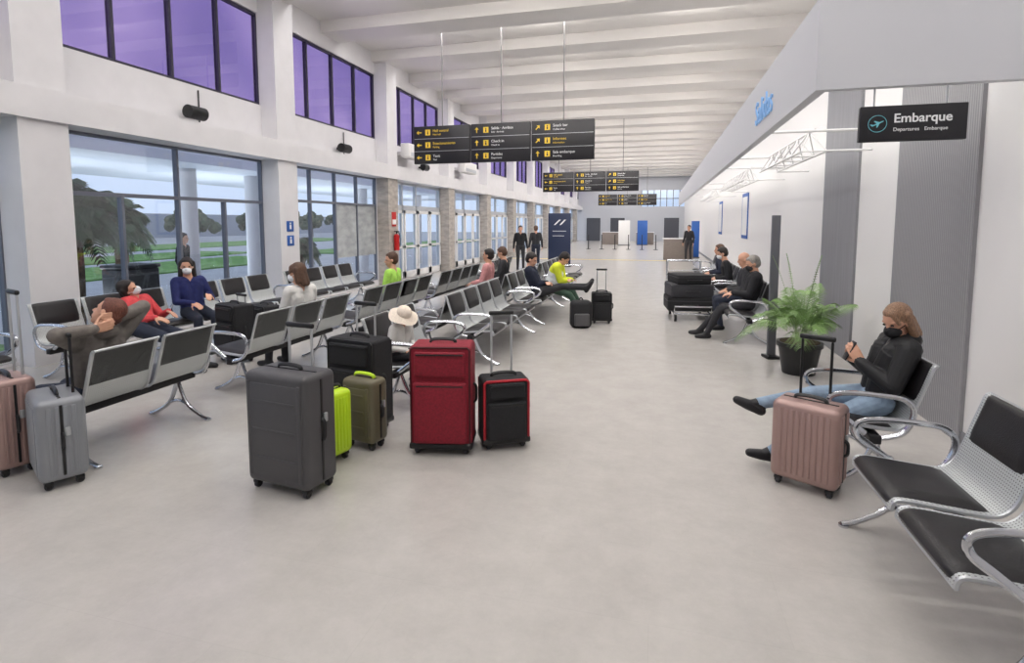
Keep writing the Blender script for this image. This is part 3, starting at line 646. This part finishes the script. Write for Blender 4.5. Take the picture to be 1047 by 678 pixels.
def person(label,x,y,ang,hipz=.55,lean=-6,head=(0,0,0),feet=((.45,.12,.085),(.45,-.12,.085)),toes=((1,.15,0),(1,-.15,0)),
           wr=((.24,.1,.68),(.24,-.1,.68)),hd=((1,-.3,-.3),(1,.3,-.3)),pn=((0,-.3,-1),(0,.3,-1)),curl=.4,kp=(.6,0,1),ep=((-.5,.6,-.8),(-.5,-.6,-.8)),
           top=None,bottom=None,shoe=None,hair=None,style='short',mask=None,vox=.009,bulk=1.0,s=1.0,hood=False,short_sleeve=False,hat=None,band=False,z=0,side=0):
    pr=[]; H=V((0,0,hipz)); a=math.radians(lean); sd=math.radians(side); d=V((math.sin(a),math.sin(sd),math.cos(a)*math.cos(sd))).normalized(); Y=V((0,1,0)); bk=bulk
    pr.append(('c',H+Y*.06+V((0,0,.0)),.11,H-Y*.06,.11,'bottom'))
    for sg in (1,-1):
        pr.append(('c',H+Y*.05*sg+d*.06,.105,H+Y*.055*sg+d*.2,.1*bk,'top'))
        pr.append(('c',H+Y*.055*sg+d*.2,.1*bk,H+Y*.085*sg+d*.37,.102*bk,'top'))
        pr.append(('c',H+Y*.06*sg+d*.42,.085*bk,H+Y*.155*sg+d*.44,.07*bk,'top'))
    if band:
        for q in (.14,.28):
            for k in range(5): 
                qq=d*(q+.006*(k-2)); pr.append(('c',H+Y*(.066)+qq,.111*bk-abs(k-2)*.0005,H-Y*.066+qq,.111*bk-abs(k-2)*.0005,'band'))
    nb=H+d*.47
    hp,hy,hr=[math.radians(q) for q in head]
    R=Euler((0,0,hy)).to_matrix()@Matrix.Rotation(math.radians(lean)*.4+hp,3,'Y')@Matrix.Rotation(hr,3,'X')
    hf=R@V((1,0,0)); hs=R@V((0,1,0)); hu=R@V((0,0,1))
    C_=nb+d*.045+hu*.13+hf*.02
    pr.append(('c',nb-d*.02,.064,C_-hu*.06-hf*.01,.052,'skin'))
    if hood:
        pr.append(('c',nb+Y*.05-d*.01,.075,nb-Y*.05-d*.01,.075,'top')); pr.append(('c',nb+Y*.04-V((.05,0,-.02)),.07,nb-Y*.04-V((.05,0,-.02)),.07,'top'))
    E=lambda f,sd,u,r,tg:pr.append(('e',C_+hf*f+hs*sd+hu*u,R,r,tg))
    E(-.005,0,.025,(.096,.077,.098),'skin'); E(.026,0,-.04,(.068,.058,.075),'skin'); E(.055,0,-.095,(.026,.028,.022),'skin')
    pr.append(('c',C_+hf*.088+hu*.005,.009,C_+hf*.106-hu*.026,.0125,'skin')); E(.09,0,-.03,(.014,.018,.01),'skin')
    E(.083,0,-.062,(.014,.026,.011),'lip')
    for sg in (1,-1): E(-.005,.079*sg,-.008,(.02,.009,.032),'skin'); E(.07,.03*sg,.028,(.018,.024,.008),'skin')
    for i,sg in enumerate((1,-1)):
        sh=H+Y*.17*sg+d*.43; e,w=ik(sh,wr[i],.28,.25,ep[i])
        pr.append(('c',sh,.064*bk,e,.05*bk,'top')); pr.append(('c',e,.048*bk if not short_sleeve else .042,w,.036*bk if not short_sleeve else .029,'skin' if short_sleeve else 'top'))
        hand(pr,w,hd[i],pn[i],sg,curl)
        hp_=H+Y*.09*sg; k,an=ik(hp_,feet[i],.43,.42,kp)
        pr.append(('c',hp_,.095,k,.063,'bottom')); pr.append(('c',k,.062,an,.044,'bottom'))
        toe=V(toes[i]).normalized(); dn=(an-k).normalized(); dn=(dn-toe*dn.dot(toe)).normalized()
        hl=an+dn*.045; 
        pr.append(('c',an+dn*.012,.042,hl-toe*.035,.038,'shoe')); pr.append(('c',hl-toe*.035,.038,hl+toe*.07+dn*.002,.042,'shoe')); pr.append(('c',hl+toe*.07+dn*.002,.042,hl+toe*.155+dn*.008,.032,'shoe'))
        pr.append(('c',an,.043,hl+toe*.06,.036,'shoe'))
    tags=['skin','top','bottom','shoe','lip','band']
    me=build(pr,vox,[M_skin,top,bottom,shoe,M_lip,M_band],tags)
    o=bpy.data.objects.new('person',me); S.collection.objects.link(o); o.location=(x,y,z); o.rotation_euler=(0,0,math.radians(ang)); o.scale=(s,s,s)
    tag(o,label,'person')
    if style!='bald':
        hpz=[]; HE=lambda f,sd,u,r:hpz.append(('e',C_+hf*f+hs*sd+hu*u,R,r,'hair'))
        HE(-.022,0,.04,(.1,.086,.1)); HE(-.04,0,.0,(.08,.082,.085)); HE(.02,0,.085,(.06,.06,.035))
        if style in('long','bob'):
            L=.2 if style=='long' else .13
            for sg in (1,-1):
                hpz.append(('c',C_-hf*.02+hs*.07*sg+hu*.05,.035,C_-hf*.03+hs*.085*sg-hu*L*.8,.032,'hair')); hpz.append(('c',C_-hf*.06+hs*.04*sg,.045,C_-hf*.085+hs*.05*sg-hu*L,.038,'hair'))
            hpz.append(('c',C_-hf*.07,.05,C_-hf*.1-hu*L,.04,'hair')); hpz.append(('c',C_+hf*.055+hs*.03+hu*.085,.02,C_+hf*.06+hs*.07+hu*.02,.014,'hair'))
        hm=build(hpz,max(vox*.8,.005),[hair],['hair'],2); ob('hair',hm,hair,parent=o)
    for sg in (1,-1):
        b=N(); sph(b,C_+hf*.083+hs*.031*sg+hu*.008,(.009,.013,.008),2,R); ob('eye',b,M_eye,parent=o)
    if mask:
        b=N(); sph(b,C_+hf*.052-hu*.05,(.068,.058,.052),3,R); sph(b,C_+hf*.088-hu*.033,(.036,.03,.032),3,R)
        for sg in (1,-1): tube(b,[C_+hf*.06+hs*.05*sg-hu*.03,C_+hs*.08*sg-hu*.005,C_-hf*.012+hs*.084*sg+hu*.01],.003,5,3)
        ob('face_mask',b,mask,parent=o)
    if hat:
        b=N(); sph(b,C_+hu*.07-hf*.01,(.125,.11,.1),3,R)
        P0=C_+hu*.055-hf*.01; n=32; ri=[];ro=[]
        for i in range(n):
            t=2*math.pi*i/n; q=hf*math.cos(t)+hs*math.sin(t); ri.append(b.verts.new(P0+q*.1)); ro.append(b.verts.new(P0+q*.22-hu*(.065+.018*math.sin(3*t))))
        for i in range(n): b.faces.new((ri[i],ri[(i+1)%n],ro[(i+1)%n],ro[i]))
        ob('sun_hat',b,hat,parent=o,ang=80)
    return o
T_blk=cloth('black jacket cloth',26,26,30); T_puff=mat('black padded nylon',c(20,20,23),.65,bump=.15,bscale=14)
T_jean=cloth('light blue denim',135,155,176); T_djean=cloth('dark denim',38,44,60); T_shoe=mat('black shoe leather',c(24,24,28),.5)
T_grey=cloth('grey brown fleece',112,106,101); T_red=cloth('coral red knit',205,70,75); T_blue=cloth('dark royal blue shirt',30,38,92); T_wht=cloth('white cotton',220,218,214,.05)
T_lime=cloth('lime cotton',165,215,90); T_vest=cloth('high visibility yellow',222,232,60,.05); T_olive=cloth('green work trousers',56,80,66); T_navy=cloth('navy jacket',30,36,54); T_pink=cloth('dusty pink top',200,140,140); T_char=cloth('charcoal cloth',44,44,48)
def hairm(n,r,g,b_): return mat(n,c(r,g,b_),.5,noise=.5,scale=30,stretch=(6,6,1),bump=.6,bscale=40)
Hr_b=hairm('light brown hair',136,104,80); Hr_d=hairm('dark hair',36,28,25); Hr_br=hairm('brown hair',86,60,44); Hr_red=hairm('reddish hair',104,58,44); Hr_g=hairm('grey hair',140,136,130)
M_straw=mat('soft cream hat cloth',c(236,222,206),.85,noise=.1,scale=40)
WX,WY=1.53,4.36
person('woman in black jacket and pale jeans using a phone, legs crossed',WX,WY,180,hipz=.575,lean=-18,head=(30,30,0),
   feet=((.74,.07,.10),(.84,.10,.50)),toes=((.93,.1,.18),(.9,0,.42)),wr=((.13,.075,.86),(.13,-.085,.85)),hd=((.45,-.35,.85),(.45,.35,.85)),pn=((-.35,-.9,0),(-.35,.9,0)),curl=.65,kp=(.3,0,1),
   ep=((-.2,.55,-1),(-.2,-.55,-1)),top=T_puff,bottom=T_jean,shoe=T_shoe,hair=Hr_b,style='bob',mask=M_mblk,vox=.0048,bulk=1.25,s=.95,hood=True)
o=empty('mobile_phone',(WX-.19*.95,WY,.935*.95),(0,0,math.pi),label='dark mobile phone held by the seated woman',cat='phone')
b=N(); box(b,(0,0,0),(.009,.075,.15),.004,2,Matrix.Rotation(-.45,3,'Y')); ob('phone_body',b,M_plas,parent=o)
person('sleeping person in grey fleece with bent arms behind the head',-4.22,3.2,180,hipz=.53,lean=-12,head=(-22,15,20),wr=((-.22,.15,1.06),(-.20,-.10,1.12)),hd=((-.2,-1,.1),(-.2,1,.1)),pn=((1,0,0),(1,0,0)),
   ep=((.3,1,-.2),(.1,-1,.35)),top=T_grey,bottom=T_djean,shoe=T_shoe,hair=Hr_red,style='short',vox=.007,bulk=1.2,hood=True,s=.96)
person('person in coral red top slumped low with white mask',-6.1,5.3,8,hipz=.5,lean=-36,side=22,head=(0,10,40),wr=((.12,.25,.68),(.14,.0,.64)),feet=((.68,.1,.085),(.7,-.1,.085)),top=T_red,bottom=T_djean,shoe=T_shoe,hair=Hr_d,style='bob',mask=M_mwht,vox=.009)
person('long-haired woman in dark blue shirt with white mask',-6.35,6.3,-25,lean=-4,side=-6,head=(6,-20,0),wr=((.2,.12,.8),(.26,-.1,.7)),top=T_blue,bottom=T_djean,shoe=T_shoe,hair=Hr_d,style='long',mask=M_mwht,vox=.009)
person('brown-haired woman in white top on a bench',-4.22,5.75,165,lean=-4,head=(8,30,0),top=T_wht,bottom=T_char,shoe=T_shoe,hair=Hr_br,style='bob',mask=M_mwht,vox=.009)
person('person in lime green top on a bench',-4.22,8.2,180,lean=-2,head=(5,35,0),top=T_lime,bottom=T_char,shoe=T_shoe,hair=Hr_br,style='short',vox=.009)
person('child in white top and soft sun hat on a bench',-2.46,4.88,-15,hipz=.76,lean=8,head=(26,-25,0),feet=((.36,.1,.40),(.36,-.1,.40)),wr=((.24,.1,.88),(.24,-.1,.88)),top=T_wht,bottom=T_char,shoe=T_shoe,hair=Hr_br,style='short',vox=.009,s=.65,bulk=1.1,hat=M_straw)
person('man in navy jacket asleep with legs up on luggage',-2.05,9.62,5,lean=-22,head=(28,-10,0),feet=((.84,.06,.68),(.83,-.1,.66)),toes=((.5,.1,.9),(.5,-.1,.9)),kp=(0,0,1),wr=((.16,-.05,.74),(.16,.05,.72)),hd=((.2,-1,0),(.2,1,0)),top=T_navy,bottom=T_char,shoe=T_shoe,hair=Hr_d,style='short',vox=.009,bulk=1.12)
person('person in yellow high visibility vest bent forward asleep',-2.0,10.5,-5,lean=20,head=(35,0,10),feet=((.62,.14,.085),(.66,-.12,.085)),wr=((.4,-.04,.72),(.4,.06,.7)),hd=((.1,-1,0),(.1,1,0)),top=T_vest,bottom=T_olive,shoe=T_shoe,hair=Hr_d,style='short',vox=.009,bulk=1.25,band=True)
person('seated traveller in dusty pink top',-3.1,9.8,180,top=T_pink,bottom=T_char,shoe=T_shoe,hair=Hr_d,style='short',vox=.011)
person('seated traveller in charcoal jacket',-3.1,10.9,180,head=(20,0,0),top=T_char,bottom=T_char,shoe=T_shoe,hair=Hr_br,style='short',vox=.011)
st=dict(hipz=.93,lean=0,feet=((0,.11,.085),(.05,-.11,.085)),wr=((.06,.26,.86),(.08,-.26,.86)),hd=((.2,0,-1),(.2,0,-1)),pn=((0,-1,0),(0,1,0)),kp=(1,0,0),ep=((-1,.2,0),(-1,-.2,0)))
person('standing man in black coat near the doors',-4.95,19.9,-70,top=T_blk,bottom=T_char,shoe=T_shoe,hair=Hr_d,vox=.012,**st)
person('standing person in dark jacket near the doors',-4.6,21.0,110,top=T_char,bottom=T_djean,shoe=T_shoe,hair=Hr_br,vox=.012,**st)
person('attendant in dark uniform standing at the counter',1.45,27.4,-120,top=T_blk,bottom=T_char,shoe=T_shoe,hair=Hr_d,vox=.014,**st)
person('person in dark clothes standing outside the window',-10.3,10.0,20,top=T_blk,bottom=T_char,shoe=T_shoe,hair=Hr_d,vox=.014,z=-.12,**st)
person('man in black coat slouched on a bench with mask',1.38,9.1,180,lean=-12,head=(22,10,0),feet=((.6,.16,.085),(.68,-.12,.085)),wr=((.22,.06,.72),(.22,-.06,.72)),top=T_blk,bottom=T_char,shoe=T_shoe,hair=Hr_g,style='short',mask=M_mblk,vox=.009,bulk=1.22)
person('bald man in charcoal jacket resting on a bench',1.42,9.85,180,lean=-4,head=(12,0,0),feet=((.36,.14,.085),(.38,-.14,.085)),top=T_char,bottom=T_djean,shoe=T_shoe,style='bald',vox=.01,bulk=1.15)
person('traveller in black coat on a bench',1.42,11.9,180,lean=8,head=(15,0,0),mask=M_mwht,top=T_blk,bottom=T_char,shoe=T_shoe,hair=Hr_d,vox=.011)
person('traveller in navy jacket on a bench',1.42,13.2,180,lean=4,top=T_navy,bottom=T_char,shoe=T_shoe,hair=Hr_br,vox=.011)
# ---------------------------------------------------------------- light
w=bpy.data.worlds.new('World'); S.world=w; w.use_nodes=True; bg=w.node_tree.nodes['Background']; bg.inputs[0].default_value=(.60,.69,.86,1); bg.inputs[1].default_value=1.3
def area(name,loc,sx,sy,en,rot=(0,0,0),col=(1,.98,.965)):
    L=bpy.data.lights.new(name,'AREA'); L.shape='RECTANGLE'; L.size=sx; L.size_y=sy; L.energy=en; L.color=col
    o=bpy.data.objects.new(name,L); S.collection.objects.link(o); o.location=loc; o.rotation_euler=rot
for k in range(-3,21):
    y=BY(k)+.45
    if y<Y0+.3 or y>Y1-.3: continue
    area('ceiling_lamp',(-2.2,y,6.5),9.5,.2,108)
    if 2<y<44:
        area('ceiling_fill_light',(-1.8,y+.1,6.36),9,.08,24,(math.pi,0,0),(1,.96,.91))  # upward fill added to brighten the ceiling evenly, no fixture modelled
        for xx in (.6,-2.8): area('ceiling_fill_light',(xx,y+.15,6.34),1.2,.1,14,(math.pi,0,0),(1,.96,.9))  # short upward fills added to give the ceiling its bright patches
for (y,l) in ((6.4,3.4),(10.5,4),(15.5,5),(21.5,6),(28,6)):
    area('wall_fill_light',(FX+.13,y,3.3),.1,l,8+1.5*l,(0,math.radians(-60),0))  # added fill, out of view behind the fascia, whitens the right wall
for y in (8,13,19,25): area('canopy_fill_light',(-12.4,y,.1),1,3,120,(math.pi,0,0),(.85,.92,1))  # added outdoor fill aimed up to brighten the canopy underside
# ---------------------------------------------------------------- camera
cam=bpy.data.cameras.new('Camera'); cam.sensor_width=36; cam.lens=560/1047*36; cam.shift_y=-62/1047; cam.clip_end=300
o=bpy.data.objects.new('Camera',cam); S.collection.objects.link(o); o.location=(0,0,1.8); o.rotation_euler=(math.radians(85),0,math.radians(14.85)); S.camera=o
